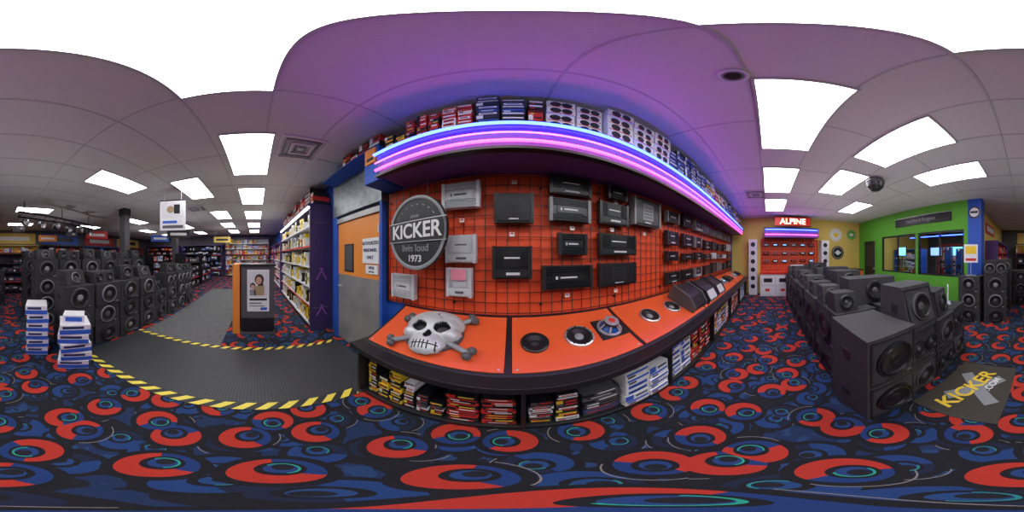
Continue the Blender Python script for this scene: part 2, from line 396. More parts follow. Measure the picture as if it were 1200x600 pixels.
def pile(name,x0,x1,y0,y1,z0,z1,cw,chh,st,ragged=.25,loc=(0,0,0),yaw=0):
    b=M(); n=max(1,round((x1-x0)/cw)); w=(x1-x0)/n
    for i in range(n):
        z=z0; hh=chh*random.uniform(.85,1.15); top=z1-random.uniform(0,ragged)*(z1-z0)
        while z+hh<=top+.001:
            dx=random.uniform(-.01,.01) if ragged>.1 else 0
            carton(b,x0+i*w+.004+max(dx,0),x0+(i+1)*w-.004+min(dx,0),y0,y1,z,z+hh,st); z+=hh
    return b.obj(name,loc,yaw)
ZT=2.641
pile('carton_stack',-1.1,-.84,1.1,1.45,ZT,ZT+.3,.13,.06,'ky')
pile('carton_stack',-.82,-.51,1.07,1.45,ZT,ZT+.42,.1,.06,'rk',.15)
pile('carton_stack',-.49,-.26,1.06,1.45,ZT,ZT+.46,.12,.06,'rw',.1)
pile('carton_stack',-.24,.09,1.05,1.45,ZT,ZT+.48,.165,.055,'nv',.08)
pile('carton_stack',.10,.21,1.05,1.45,ZT,ZT+.48,.11,.075,'rd',.05)
pile('carton_stack',.22,.65,1.05,1.45,ZT,ZT+.46,.215,.1,'wo',.08)
pile('carton_stack',.66,1.46,1.0,1.45,ZT,ZT+.49,.26,.11,'wo',.05)
pile('carton_stack',1.5,2.6,1.05,1.45,ZT,ZT+.45,.18,.07,'nv',.15)
pile('carton_stack',2.62,3.8,1.05,1.45,ZT,ZT+.45,.22,.1,'mix')
pile('carton_stack',3.82,5.0,1.05,1.45,ZT,ZT+.45,.2,.08,'nv')
pile('carton_stack',5.02,6.2,1.05,1.45,ZT,ZT+.45,.25,.11,'mix')

# ------------------------------------------------------------ counter
CX0,CX1=-1.14,6.2
b=M()
b.box(CX0,CX1,.86,1.469,0,.06,black)
b.box(CX0,CX0+.03,.82,1.469,.06,.70,black)
x=CX0+1.2
while x<CX1: b.box(x-.012,x+.012,.84,1.469,.06,.70,black); x+=1.2
b.box(CX1-.03,CX1,.82,1.469,.06,.70,black)
b.box(CX0+.03,CX1-.03,1.44,1.469,.06,.70,dgray)
b.box(CX0-.02,CX1,.75,1.469,.69,.745,black)
b.prism([(.87,.745),(1.469,.745),(1.469,.985),(1.45,.985)],CX0+.02,CX1,black)
b.obj('display_counter',bevel=.004)
SL=math.atan2(.24,.58); SLT=lambda x,y: Matrix.Translation((x,y,.745+(y-.87)*math.tan(SL)+.001))@Matrix.Rotation(SL,4,'X')
for (x0,x1) in [(-1.08,-.045),(.0,.93),(.97,2.2),(2.25,3.4),(3.45,4.6),(4.65,6.1)]:
    b=M(); b.T=SLT((x0+x1)/2,.87+.29); w=(x1-x0)/2
    b.box(-w,w,-.285,.285,0,.014,orange)
    for sx in (-1,1):
        for sy in (-1,1): b.lathe([(.008,0.014),(.008,.017),(0,.018)],silver,8,T=at(sx*(w-.03),sy*.26,0))
    b.obj('sloped_display_board',bevel=.003)
def woofer(b,R,T,cm=cone,rim=blackp,cap=dgray,dp=1):
    b.lathe([(R,0),(R,.02),(.9*R,.026),(.87*R,.016),(.82*R,.027),(.76*R,.027),(.71*R,.016),(.32*R,.003),(.3*R,.006),(.2*R,.014),(.0,.018)],
      [rim,rim,rim,cone,blackp,cone,cm,cap,cap,cap],32,T=T)
def slope_obj(name,x,y,fn,bev=0):
    b=M(); b.T=SLT(x,y)@Matrix.Translation((0,0,.0145)); fn(b); return b.obj(name,bevel=bev)
def w1(b): woofer(b,.1,None,rim=black,cap=black)
def w2(b):
    woofer(b,.115,None,rim=silver,cap=mgray)
    for k in range(8):
        a=k*math.pi/4; b.lathe([(.006,.02),(.006,.03),(0,.031)],black,6,T=at(.105*math.cos(a),.105*math.sin(a),0))
def w3(b):
    b.box(-.13,.13,-.12,.12,0,.008,black)
    b.lathe([(.11,0.008),(.11,.018),(.09,.02),(.09,.008)],silver,32)
    for k in range(6):
        a=k*math.pi/3; b.cyl((.1*math.cos(a),.1*math.sin(a),.016),(.055*math.cos(a),.055*math.sin(a),.075),.009,silver,6)
    b.lathe([(.095,.01),(.05,.06),(0,.06)],dblue,24)
    b.lathe([(.06,.07),(.065,.072),(.065,.1),(.03,.104),(0,.104)],[silver,black,silver,red],28)
slope_obj('car_subwoofer',.16,1.14,w1); slope_obj('car_subwoofer',.50,1.15,w2); slope_obj('car_subwoofer',.79,1.17,w3)
def w4(b): woofer(b,.115,None,rim=silver,cap=mgray)
for x in (1.3,1.72): slope_obj('car_subwoofer',x,1.16,w4)
def hu(b):
    b.box(-.16,.16,-.11,.11,0,.05,silver); b.box(-.14,.14,-.09,.03,.05,.056,black); b.box(-.06,.06,-.05,.01,.056,.058,screen)
    b.lathe([(.02,.05),(.018,.07),(0,.071)],silver,16,T=at(.1,.06,0)); b.lathe([(.02,.05),(.018,.07),(0,.071)],silver,16,T=at(-.1,.06,0))
def hk(b):
    b.box(-.17,.17,-.12,.12,0,.08,black); 
    for k in range(8): b.box(-.15,.15,-.11+k*.028,-.1+k*.028,.08,.092,blackp)
def wr(b): woofer(b,.11,None,rim=blackp,cap=red,cm=dgray)
def bigamp(b,c=silverp):
    b.prism([(-.22,.0),(.2,.0),(.2,.2),(-.1,.16),(-.22,.06)],-.2,.2,c)
    b.prism([(-.10,.164),(.19,.204),(.19,.212),(-.10,.172)],-.15,.15,black)
    for s in(-1,1): b.prism([(-.23,0),(.21,0),(.21,.23),(-.1,.19),(-.23,.08)],s*.2-.015,s*.2+.015,blackp if c==silverp else dgray)
    for k in range(5): b.box(-.12+k*.05,-.095+k*.05,-.225,-.218,.015,.045,black)
slope_obj('display_amplifier',2.08,1.14,lambda b:bigamp(b,black),.006)
slope_obj('display_amplifier',2.58,1.12,bigamp,.006)
slope_obj('display_amplifier',3.1,1.13,bigamp,.006)
for i,(x,fn) in enumerate([(3.65,wr),(4.0,hu),(4.4,hk),(4.9,wr),(5.4,hu),(5.85,hk)]):
    slope_obj({wr:'car_subwoofer',hu:'car_stereo_head_unit',hk:'display_amplifier'}[fn],x,1.15,fn,.006 if fn!=wr else 0)

def skull():
    b=M(); Nn=110; vs=[]
    def el(u,v,cu,cv,ru,rv,h):
        t=1-((u-cu)/ru)**2-((v-cv)/rv)**2
        return h*math.sqrt(t) if t>0 else 0
    idx={}
    def H(u,v):
        h=max(el(u,v,0,.28,.9,.7,.62),el(u,v,.5,-.12,.36,.32,.44),el(u,v,-.5,-.12,.36,.32,.44),el(u,v,0,-.5,.52,.5,.46))
        c=0
        if h<=0: return 0,0
        for s in(-1,1):
            h=max(h,el(u,v,s*.34,.2,.3,.12,.62))
            t=1-((u-s*.33)/.235)**2-((v+.02-.12*s*(u-s*.33))/.19)**2
            if t>0: h-=.32*min(1,t*2.2); c=1 if t>.12 else c
        t=1-(u/.11)**2-((v+.34)/.15)**2
        if t>0: h-=.2*min(1,t*2); c=1
        if -.86<v<-.58 and abs(u)<.38:
            if (u*10)%1<.12 or abs(v+.71)<.012: h-=.06; c=1
        if abs(u-.25-.12*math.sin(v*9))<.012 and .3<v<.75: h-=.05;c=1
        return h,c
    for j in range(Nn+1):
        for i in range(Nn+1):
            u=-1+2*i/Nn; v=-1+2*j/Nn; h,c=H(u,v)
            if h>0 or c: idx[(i,j)]=(len(vs),c); vs.append((u*.28,v*.25,max(.01,.02+h*.2)))
    f0=[];f1=[]
    for j in range(Nn):
        for i in range(Nn):
            k=[(i,j),(i+1,j),(i+1,j+1),(i,j+1)]
            if all(q in idx for q in k):
                (f1 if sum(idx[q][1] for q in k)>=2 else f0).append(tuple(idx[q][0] for q in k))
    b.add(vs,f0,skullm,True)
    for f in f1: b.f.append(list(f)); b.m.append(b.mi(black)); b.sm.append(True)
    return b
e=empty('skull_speaker_grille')
T=SLT(-.6,1.15)@Matrix.Translation((0,0,.0145))@Matrix.Rotation(RAD(8),4,'Z')
b=skull(); b.v=[tuple(T@Vector(v)) for v in b.v]; b.obj('skull',parent=e)
b=M(); b.T=T
b.lathe([(.22,0),(.22,.02),(.2,.024),(0,.024)],dgray,40,T=Matrix.Diagonal((1.12,.9,1,1)))
for (p0,p1) in [((-.29,-.17,.036),(.31,.17,.036)),((-.27,.15,.036),(.31,-.2,.036))]:
    b.cyl(p0,p1,.022,mgray,14)
    p0=Vector(p0);p1=Vector(p1);d=(p1-p0).normalized(); q=Vector((-d.y,d.x,0))
    for p in (p0,p1):
        for t in(-1,1):
            c=p+q*t*.028
            b.lathe([(0,-.034),(.02,-.028),(.031,-.012),(.034,0),(.031,.016),(.02,.03),(0,.035)],dgray,14,T=Matrix.Translation(c))
b.obj('crossbones',parent=e)

def under(x0,x1,cw,ch,st,top=.56,rg=.35,y=.9): pile('shelf_cartons',x0,x1,y,1.4,.061,top,cw,ch,st,rg)
under(-1.09,-.72,.12,.05,'ky'); under(-.71,-.4,.1,.045,'kw',.52,.5); under(-.39,.03,.17,.045,'rk',.5,.2); under(.085,.4,.15,.045,'kw',.52)
under(.41,.7,.28,.045,'dk',.5); under(.71,1.23,.25,.09,'wb',.62,.15,.86); under(1.29,1.75,.22,.09,'wb',.64,.1); under(1.76,2.42,.2,.07,'rk',.64,.15)
under(2.5,3.6,.25,.08,'mix',.64,.15); under(3.7,4.8,.25,.09,'rd',.64,.15); under(4.9,6.1,.25,.09,'wb',.6,.15)

# ------------------------------------------------------------ door
b=M(); DY=1.4
b.box(-2.66,-2.54,DY-.02,1.4995,0,2.25,blue); b.box(-1.46,-1.415,DY-.02,1.4995,0,2.25,blue); b.box(-2.54,-1.46,DY-.02,1.4995,2.12,2.2,steel)
b.box(-2.54,-1.46,DY+.01,DY+.05,1.24,2.12,doorm); b.box(-2.54,-1.46,DY+.01,DY+.05,.01,1.24,steel)
b.box(-2.32,-2.06,DY-.0,DY+.01,1.3,1.74,black); b.box(-2.30,-2.08,DY-.004,DY,1.32,1.72,dgray)
b.cyl((-2.42,DY+.01,1.05),(-2.42,DY-.06,1.05),.012,silver); b.cyl((-2.42,DY-.06,1.05),(-2.3,DY-.06,1.05),.012,silver)
for z in (.3,1.1,1.9): b.box(-1.48,-1.46,DY-.03,DY-.0,z-.05,z+.05,silver)
b.obj('door_1')
b=M(); b.box(-2.66,-1.415,DY-.03,1.4995,2.251,2.86,dplate)
for k in range(17):
    for j in range(8):
        b.box(-.014,.014,0,.003,-.003,.003,mgray,T=at(-2.63+k*.073,DY-.033,2.28+j*.075)@Matrix.Rotation(RAD(45 if (j+k)%2 else -45),4,'Y'))
b.obj('diamond_plate_panel')
e=empty('authorized_personnel_sign',(-1.655,DY-.001,1.62))
b=M(); b.box(-.165,.165,-.006,.01,-.17,.17,white); b.obj('plate',parent=e)
for i,t in enumerate(['AUTHORIZED','PERSONNEL','ONLY']): text(t,.062,(0,-.008,.10-.095*i),(90,0,0),navy,e,sx=.85,bold=.02)
e=empty('notice_sign',(-1.63,DY-.001,1.37))
b=M(); b.box(-.12,.12,-.006,.01,-.06,.06,white); b.obj('plate',parent=e)
text('VIPER',.05,(0,-.008,.02),(90,0,0),navy,e); text('staff only',.03,(0,-.008,-.03),(90,0,0),black,e)
b=M(); b.box(-2.55,-1.18,1.1,1.4995,2.861,2.869,blue); b.box(-1.4,-1.18,1.1,1.4995,2.37,2.861,blue); b.box(-1.37,-1.21,1.085,1.1,2.62,2.84,doorm); b.box(-1.34,-1.24,1.08,1.085,2.66,2.7,black); b.obj('shelf_over_door')
pile('carton_stack',-1.95,-1.2,1.15,1.35,2.87,3.13,.2,.12,'rd',.1)

# ------------------------------------------------------------ shelving
def shelving(L,H,D,levels,st,endp=purple,backp=offw,cw=.16,fill=.8,base=.1,top=True,lights=False):
    b=M()
    b.box(-L/2,L/2,D-.03,D,0,H,backp); b.box(-L/2-.03,-L/2,0,D,0,H,endp); b.box(L/2,L/2+.03,0,D,0,H,endp)
    b.box(-L/2,L/2,.02,D-.03,0,base,black)
    if top: b.box(-L/2,L/2,0,D-.03,H-.04,H,endp)
    step=(H-base-.05)/levels
    for k in range(levels):
        z=base+k*step
        b.box(-L/2,L/2,.03,D-.03,z,z+.02,offw if not backp==black else dgray); b.box(-L/2,L/2,.022,.03,z-.01,z+.03,red if k%3==1 else (offw if backp!=black else black))
        x=-L/2+.01
        while x<L/2-.05:
            w=random.uniform(.6,1.3)*cw; w=min(w,L/2-.01-x)
            if random.random()<fill and w>.04:
                carton(b,x,x+w-.01,.05+random.uniform(0,.05),D-.06,z+.021,z+.02+(step-.05)*random.uniform(.5,.95),st)
            x+=w
    if lights: b.box(-L/2,L/2,-.03,0,H-.05,H,endp); b.box(-L/2+.05,L/2-.05,-.02,.04,H-.065,H-.05,lightstrip)
    return b
b=shelving(3.7,2.6,.48,6,'yw',cw=.1,lights=True,fill=.7,endp=purpd)
for s in (0,1):
    for j in range(2):
        b.box(-.004,.004,-.012,.012,-.13,.13,purp2,T=at(1.885,.2+.08*j,1.2-.75*s)@Matrix.Rotation(RAD(30 if j else -30),4,'X'))
b.box(1.88,1.886,.05,.4,.5,.52,dgray); b.box(1.88,1.886,.05,.4,2.2,2.22,dgray)
b.obj('wall_shelving',(-4.83,1.015,0))
pile('carton_stack',-6.5,-3.0,1.1,1.46,2.601,3.1,.2,.1,'rd',.4)
b=shelving(2.6,2.2,.45,5,'mix'); b.obj('wall_shelving',(-8.4,1.045,0)); b=shelving(2.4,2.2,.45,5,'rd'); b.obj('wall_shelving',(-11.1,1.045,0))
b=shelving(3.2,2.9,.5,7,'mix',cw=.22); b.obj('wall_shelving',(XL+.52,-.65,0),90)
b=shelving(3.2,2.4,.5,6,'nv',cw=.3,backp=black); b.obj('wall_shelving',(XL+.52,-4.2,0),90)
b=shelving(3.2,2.4,.5,6,'rd',cw=.3,backp=black); b.obj('wall_shelving',(XL+.52,-7.8,0),90)
for i,(x,st) in enumerate([(-10,'dk'),(-7,'mix'),(-3.9,'rd'),(-.9,'mix')]):
    b=shelving(2.7,2.2,.45,5,st,cw=.3,endp=[red,blue,black,yelwall][i],backp=[black,black,black,yelwall][i]); b.obj('wall_shelving',(x,YB+.47,0),180)
for i,(x,m_) in enumerate([(-10,yelwall),(-7,red),(-3.9,bluep),(-.9,yelwall)]):
    b=M(); b.box(-1.3,1.3,-.02,0,2.3,2.95,m_); b.box(-.9,.9,-.03,-.02,2.5,2.75,white if i%2 else black); b.obj('wall_banner',(x,YB+.022,0),180)
for (x,y,m_,yw) in [(-4.2,-6.2,red,160),(-7.5,-5.0,bluep,130),(-9.5,-2.0,yelwall,100),(-2.6,-8.6,doorm,170),(-6.4,-3.3,black,120)]:
    b=M(); b.box(-.5,.5,-.015,.015,2.35,2.7,m_); b.box(-.36,.36,-.02,-.015,2.46,2.58,white if m_!=yelwall else black); b.box(-.36,.36,.015,.02,2.46,2.58,white)
    for s in(-1,1): b.cyl((s*.4,0,2.7),(s*.4,0,CH-.007),.004,silver,6)
    b.obj('hanging_department_sign',(x,y,0),yw)

# ------------------------------------------------------------ floor mat aisle
b=M(); b.box(-2.45,-1.12,-2.08,1.3,0.0005,.008,rubber); b.obj('rubber_floor_mat')
b=M(); b.box(-7.4,-2.452,-2.0,-.55,0.0005,.006,grayfl); b.obj('worn_aisle_runner')
b=M(); b.box(-1.22,-1.12,-2.08,.82,.0085,.0105,tape); b.box(-2.45,-2.37,-2.08,1.25,.0085,.0105,tape); b.obj('hazard_floor_tape')

# ------------------------------------------------------------ subwoofer boxes
def subbox(w,d,h,n=1,R=None,body=vinyl,slant=0,rim=blackp,cm=cone,cap=dgray,frame=False):
    b=M(); s=slant
    b.prism([(0,0),(d,0),(d,h),(s,h)],-w/2,w/2,body)
    an=math.atan2(s,h); R=R or min(w/n,h)*.4
    if frame:
        t=.022
        for q in [(-w*.44,w*.44,h*.42,h*.46),(-w*.44,w*.44,-h*.46,-h*.42),(-w*.46,-w*.42,-h*.46,h*.46),(w*.42,w*.46,-h*.46,h*.46)]:
            b.box(q[0],q[1],-.008,0,q[2],q[3],blackp,T=at(0,s*.5,h/2)@Matrix.Rotation(-an,4,'X'))
    for k in range(n):
        x=(k-(n-1)/2)*w/n
        T=at(x,s*.5,h/2)@Matrix.Rotation(-an,4,'X')@FR
        woofer(b,R,T,rim=rim,cm=cm,cap=cap)
    if s==0: b.box(w*.28,w*.38,-.0035,-.001,h*.07,h*.1,silver)
    b.box(-w/2-.003,-w/2,d*.4,d*.6,h*.4,h*.6,blackp); b.box(w/2,w/2+.003,d*.4,d*.6,h*.4,h*.6,blackp)
    return b
HB=.365
SB=[subbox(.5,.42,HB-.003,1,R=.155).mesh('sb'),subbox(.5,.42,HB-.003,1,R=.15,rim=mgray).mesh('sb'),subbox(.5,.42,HB-.003,1,R=.16,cap=mgray,rim=dgray).mesh('sb'),subbox(.5,.42,HB-.003,2,R=.11,rim=mgray).mesh('sb')]
for r,(yy,x0,nc,lv) in enumerate([(-2.12,-1.13,8,3),(-3.2,-.95,6,4),(-4.5,-.9,5,4)]):
    for c in range(nc):
        l2=lv-(1 if (r==0 and c==4) else 0)
        for l in range(l2):
            inst(SB[random.choice([0,1,2,2,3])],'subwoofer_box',(x0-c*.535+random.uniform(-.01,.01),yy+random.uniform(-.02,.02),.009+l*HB),180,bevel=.008)
        top=[subbox(.38,.3,.22,1,R=.085,slant=.08,rim=mgray),subbox(.46,.3,.18,2,R=.07,slant=.05),subbox(.3,.26,.26,1,R=.1,slant=.05,rim=dgray)][c%3]
        top.obj('wedge_subwoofer_box',(x0-c*.535,yy-.08,.012+l2*HB),180+random.uniform(-18,18),bevel=.006)
for (x,y) in [(-7.2,-2.9),(-9.4,-2.9),(-5.9,-5.7),(-8.2,-5.3),(-4.0,-7.0),(-6.6,-7.6),(-.6,-6.6)]:
    b=shelving(1.8,1.65,.5,4,random.choice(['dk','dk','nv','mix']),endp=black,backp=black,cw=.3)
    b.obj('gondola_shelf',(x,y,0),180)
def tower(name,x,y,nb,w,d,h,yaw):
    b=M(); z=.001
    for k in range(nb):
        dx=random.uniform(-.015,.015); s=random.uniform(-6,6); b.T=Matrix.Rotation(RAD(s),4,'Z')
        b.box(-w/2+dx,w/2+dx,-d/2,d/2,z,z+h-.003,white); b.box(-w/2+dx,w/2+dx,-d/2-.002,-d/2,z+.01,z+h*.5,bluep)
        b.box(-w/2+dx+.03,w/2+dx-.08,-d/2-.002,-d/2,z+h*.6,z+h*.85,navy); b.box(w/2+dx,w/2+dx+.002,-d/2+.02,d/2-.02,z+.01,z+h*.5,bluep)
        b.box(-w/2+dx-.002,-w/2+dx,-d/2+.02,d/2-.02,z+.01,z+h*.5,bluep); z+=h
    b.obj(name,(x,y,0),yaw)
tower('carton_stack',-.90,-1.84,5,.36,.34,.14,160); tower('carton_stack',-.55,-2.35,6,.3,.34,.14,170)
b=M(); b.box(-.13,.13,-.1,.1,0,.1,white); b.box(-.1,.1,-.102,-.1,.02,.08,bluep); b.obj('small_carton',(-.90,-1.84,.702),150)

# kiosk with poster (faces +x)
b=M()
b.box(-.27,.33,0,.45,.05,1.36,black); b.box(-.3,.36,-.03,.48,1.36,1.40,black); b.box(-.29,.35,-.02,.47,0,.05,dgray)
b.box(-.43,-.30,-.0,.47,.0,1.40,doorm)
b.box(-.27,.33,-.006,0,.36,1.36,dgray)
b.box(-.16,.24,-.014,-.006,.5,1.3,white)
b.box(-.14,.22,-.016,-.014,.8,1.27,offw)
def disc(cx,cz,rx,rz,m_,y): b.lathe([(1,0),(.98,.0008),(0,.001)],m_,24,T=at(cx,y,cz,FR)@Matrix.Diagonal((rx,rz,1,1)))
disc(.06,1.12,.085,.1,hair,-.016); disc(.085,1.0,.05,.13,hair,-.016); disc(.05,1.1,.052,.068,skin,-.0175)
b.prism([(-.0185,.82),(-.016,.82),(-.016,1.0),(-.0185,1.0)],-.03,.15,tan); disc(.03,1.115,.007,.005,black,-.019); disc(.07,1.115,.007,.005,black,-.019); disc(.05,1.07,.016,.006,red,-.019)
disc(-.06,1.0,.05,.06,hair,-.0165); disc(-.06,.98,.034,.044,skin,-.018); b.box(-.11,-.01,-.0185,-.016,.82,.93,mgray)
b.box(-.12,.2,-.016,-.014,.72,.76,black); b.box(-.12,.1,-.016,-.014,.65,.68,mgray); b.box(-.12,.16,-.016,-.014,.6,.62,mgray); b.box(.08,.2,-.016,-.014,.53,.58,bluep)
b.obj('promo_kiosk',(-2.98,0,0),90,bevel=.0)

for (x,y) in [(-3.75,-3.9),(-7.2,-3.9)]:
    b=M(); b.box(-.12,.12,-.12,.12,0,CH-.007,dgray); b.box(-.14,.14,-.14,.14,0,.15,black); b.box(-.14,.14,-.14,.14,2.9,CH-.007,black); b.obj('column',(x,y,0))
b=M(); b.box(-.3,.3,-.01,.01,2.15,2.88,white); b.box(-.26,.26,-.013,-.01,2.45,2.84,offw); b.box(-.24,.24,-.013,-.01,2.2,2.27,dgray); b.box(-.24,.1,-.013,-.01,2.32,2.38,bluep)
b.lathe([(.09,0),(0,.002)],tan,16,T=at(-.05,-.013,2.66,FR)); b.box(.03,.17,-.015,-.013,2.55,2.78,black)
for s in(-1,1): b.cyl((s*.2,0,2.88),(s*.2,0,CH-.007),.003,silver,6)
b.box(-.3,.3,-.02,.02,2.88,2.9,black); b.obj('hanging_poster',(-3.3,-1.85,0),110)
b=M(); b.cyl((-1.6,0,2.8),(1.6,0,2.8),.03,black); b.cyl((-1.6,0,2.65),(1.6,0,2.65),.03,black)
for k in range(9):
    x=-1.6+k*.4; b.cyl((x,0,2.65),(min(x+.2,1.6),0,2.8),.012,black,6)
for x in(-1.4,0,1.4): b.cyl((x,0,2.8),(x,0,CH-.007),.015,black)
for k in range(6):
    x=-1.4+k*.56; T=at(x,-.02,2.5)@Matrix.Rotation(RAD(100+random.uniform(-20,20)),4,'X')
    b.lathe([(0,-.12),(.05,-.12),(.09,-.03),(.11,.1),(.1,.11),(0,.05)],[dgray,dgray,black,black,silver],20,T=T); b.cyl((x,0,2.5),(x,0,2.66),.012,black,6)
b.obj('hanging_spotlight_truss',(-2.0,-5.0,0),200)
for (x,y,yw) in [(-.7,-6.0,170),(-3.2,-6.8,150)]:
    b=M(); b.box(-.22,.22,-.2,.2,2.45,2.62,dgray); b.lathe([(.06,0),(.06,.05),(.045,.06),(0,.05)],[black,black,silver],20,T=at(.1,-.2,2.53,FR)); b.cyl((0,0,2.62),(0,0,CH-.007),.02,black)
    for k in range(5): b.box(-.2,-.05,-.204,-.2,2.48+k*.025,2.49+k*.025,black)
    b.obj('ceiling_projector',(x,y,0),yw)

# ------------------------------------------------------------ right island
def place(me,x,y,z,yaw,name='subwoofer_box'): return inst(me,name,(x,y,z),yaw,bevel=.01)
A=subbox(.46,.56,.485,1,R=.165,rim=black,cap=black,body=vinylg,frame=True).mesh('sb'); B2=subbox(.40,.54,.42,1,R=.15,rim=dgray,body=vinylg,frame=True).mesh('sb'); B3=subbox(.40,.54,.42,2,R=.09,rim=black,body=vinyl,frame=True).mesh('sb')
for l in range(2): place(A,.80,-.79,.001+l*.487,-90)
for l in range(2): place([B2,B3][l],.86,-1.24,.001+l*.422,-90)
for l in range(2): place([B3,B2][l],.85,-1.66,.001+l*.422,-90)
for l in range(2): place([B2,B3][l],.88,-2.08,.001+l*.422,-90)
subbox(.44,.4,.42,1,R=.14,slant=.12,rim=dgray,body=vinylg,frame=True).obj('wedge_subwoofer_box',(.86,-1.26,.846),-90,bevel=.01)
subbox(.34,.34,.3,1,R=.11,slant=.06).obj('wedge_subwoofer_box',(.9,-1.7,.846),-80,bevel=.01)
C1=subbox(.6,.5,.47,1,R=.18).mesh('sb'); C2=subbox(.7,.5,.47,2,R=.15,body=vinylg).mesh('sb')
for k in range(6):
    for l in range(2): place(C1 if (k+l)%2 else C2,1.76+k*.74,-.64,.001+l*.472,180)
for k in range(6):
    for l in range(2): place(C2,1.8+k*.74,-1.72,.001+l*.472,0)
tops=[(1.50,-.80,.26,.26,.2,-90),(1.85,-.78,.24,.26,.22,-90),(1.62,-1.27,.7,.4,.32,-95),(2.3,-.82,.3,.3,.2,-90),(2.75,-.85,.32,.32,.24,-90),(3.2,-.88,.34,.36,.2,-90),(2.5,-1.4,.5,.4,.34,-85),(3.7,-.9,.3,.35,.26,-90),(3.2,-1.5,.5,.35,.36,-90),(4.2,-.9,.4,.35,.22,-90),(3.9,-1.5,.5,.35,.3,-90),(4.7,-.95,.4,.35,.3,-90),(4.6,-1.5,.5,.35,.4,-90),(5.3,-.95,.5,.4,.25,-90),(5.3,-1.5,.5,.35,.3,-90)]
for i,(x,y,w,d,h,yw) in enumerate(tops):
    subbox(w,d,h,1,slant=.07,body=[vinyl,vinylg,vinyl][i%3],rim=[blackp,dgray][i%2]).obj('wedge_subwoofer_box',(x,y,.946),yw,bevel=.008)
b=M(); b.box(-.1,.1,-.004,.004,.02,.28,white); b.box(-.08,.08,-.006,-.004,.16,.26,yellow); b.box(-.08,.08,-.006,-.004,.05,.12,red); b.box(-.1,.1,-.04,.04,0,.02,silver); b.obj('sign_holder',(1.05,-2.08,.846),-60)
for (x,y,n,yw) in [(.62,-3.5,4,195),(1.2,-3.4,3,180),(.62,-4.4,4,180),(.1,-5.0,3,190),(2.6,-3.3,2,180),(3.4,-3.3,2,180)]:
    for l in range(n): inst(SB[l%4],'subwoofer_box',(x,y,.001+l*HB),yw,bevel=.008)
b=M(); b.box(-.16,.16,-.004,.004,.3,.72,white); b.box(-.12,.12,-.006,-.004,.5,.68,yellow); b.box(-.12,.12,-.006,-.004,.34,.4,red); b.cyl((0,.01,0),(0,.01,.5),.01,silver); b.box(-.12,.12,-.08,.08,0,.012,silver); b.obj('sign_holder',(1.2,-3.55,1.098),200)
def towersp(h,m1):
    b=M(); b.box(-.11,.11,0,.3,.03,h,m1); b.box(-.14,.14,-.03,.33,0,.03,black)
    for k in range(5): woofer(b,.08,at(0,0,.35+k*.21,FR),rim=black)
    b.lathe([(.04,0),(.03,.01),(0,.012)],silver,16,T=at(0,0,h-.07,FR)); return b
towersp(1.85,dblue).obj('tower_speaker',(2.5,-4.95,0),190,bevel=.01); towersp(1.8,dblue).obj('tower_speaker',(2.1,-4.95,0),175,bevel=.01)
e=empty('logo_floor_mat',(.44,-1.42,0),-4)
b=M(); b.box(-.32,.32,-.48,.48,.0005,.009,brown); 
b.box(-.33,.33,-.49,-.475,.0005,.011,black); b.box(-.33,.33,.475,.49,.0005,.011,black)
Rz=lambda a: Matrix.Rotation(RAD(a),4,'Z')
b.box(-.06,.06,-.3,.3,.009,.0105,mgray,T=at(-.02,.0,0)@Rz(42)); b.box(-.06,.06,-.3,.3,.009,.0108,mgray,T=at(-.02,.0,0)@Rz(-38))
b.obj('mat',parent=e)
text('KICKER',.22,(.03,.03,.0125),(0,0,-103),yellow,e,bold=.02); text('.COM',.10,(-.14,-.1,.0125),(0,0,-103),white,e)

# ------------------------------------------------------------ far right wall (stereo display)
XW=XR-.001
e=empty('red_brand_sign',(XW-.5,-.95,2.88))
b=M(); b.box(-.05,0,-.7,.7,-.17,.18,red); b.box(-.056,-.05,-.68,.68,-.15,.16,litred); b.box(-.06,-.045,-.72,.72,.18,.2,black); b.box(-.06,-.045,-.72,.72,-.19,-.17,black); b.box(0,.499,-.5,-.46,-.02,.02,black); b.box(0,.499,.46,.5,-.02,.02,black); b.obj('panel',parent=e)
text('ALPINE',.31,(-.06,0,.0),(90,0,-90),litwhite,e,bold=.02)
b=M(); b.box(XW-.6,XW,-1.95,.15,2.26,2.62,purple); b.box(XW-.62,XW-.6,-1.95,.15,2.6,2.63,black); b.obj('display_header')
b=M(); b.cyl((XW-.64,-1.9,2.55),(XW-.64,.1,2.55),.016,neonb,10); b.cyl((XW-.63,-1.9,2.36),(XW-.63,.1,2.36),.016,neonp,10); 
for y in(-1.85,-.9,.05): b.cyl((XW-.64,y,2.55),(XW-.601,y,2.55),.006,white,6); b.cyl((XW-.63,y,2.36),(XW-.601,y,2.36),.006,white,6)
b.obj('neon_tube')
b=M(); b.box(XW-.05,XW,-2.1,.3,.9,2.25,orangew)
y=-2.05
while y<.3: b.box(XW-.08,XW-.075,y-.004,y+.004,.95,2.24,wirem); y+=.12
z=.98
while z<2.2: b.box(XW-.08,XW-.075,-2.1,.3,z-.004,z+.004,wirem); z+=.12
for zz in(1.3,1.62,1.95):
    for k in range(6):
        yy=-1.9+k*.37; b.box(XW-.16,XW-.05,yy,yy+.24,zz,zz+.1,random.choice([black,black,dgray])); b.box(XW-.162,XW-.16,yy+.05,yy+.19,zz+.03,zz+.07,random.choice([screen,red,white]))
b.box(XW-.35,XW-.08,-1.5,-.9,1.02,1.2,white)
b.obj('stereo_display_board')
b=M(); b.box(XW-.55,XW-.06,-2.1,.3,.0,.86,offw); b.box(XW-.58,XW-.06,-2.12,.32,.86,.9,red); 
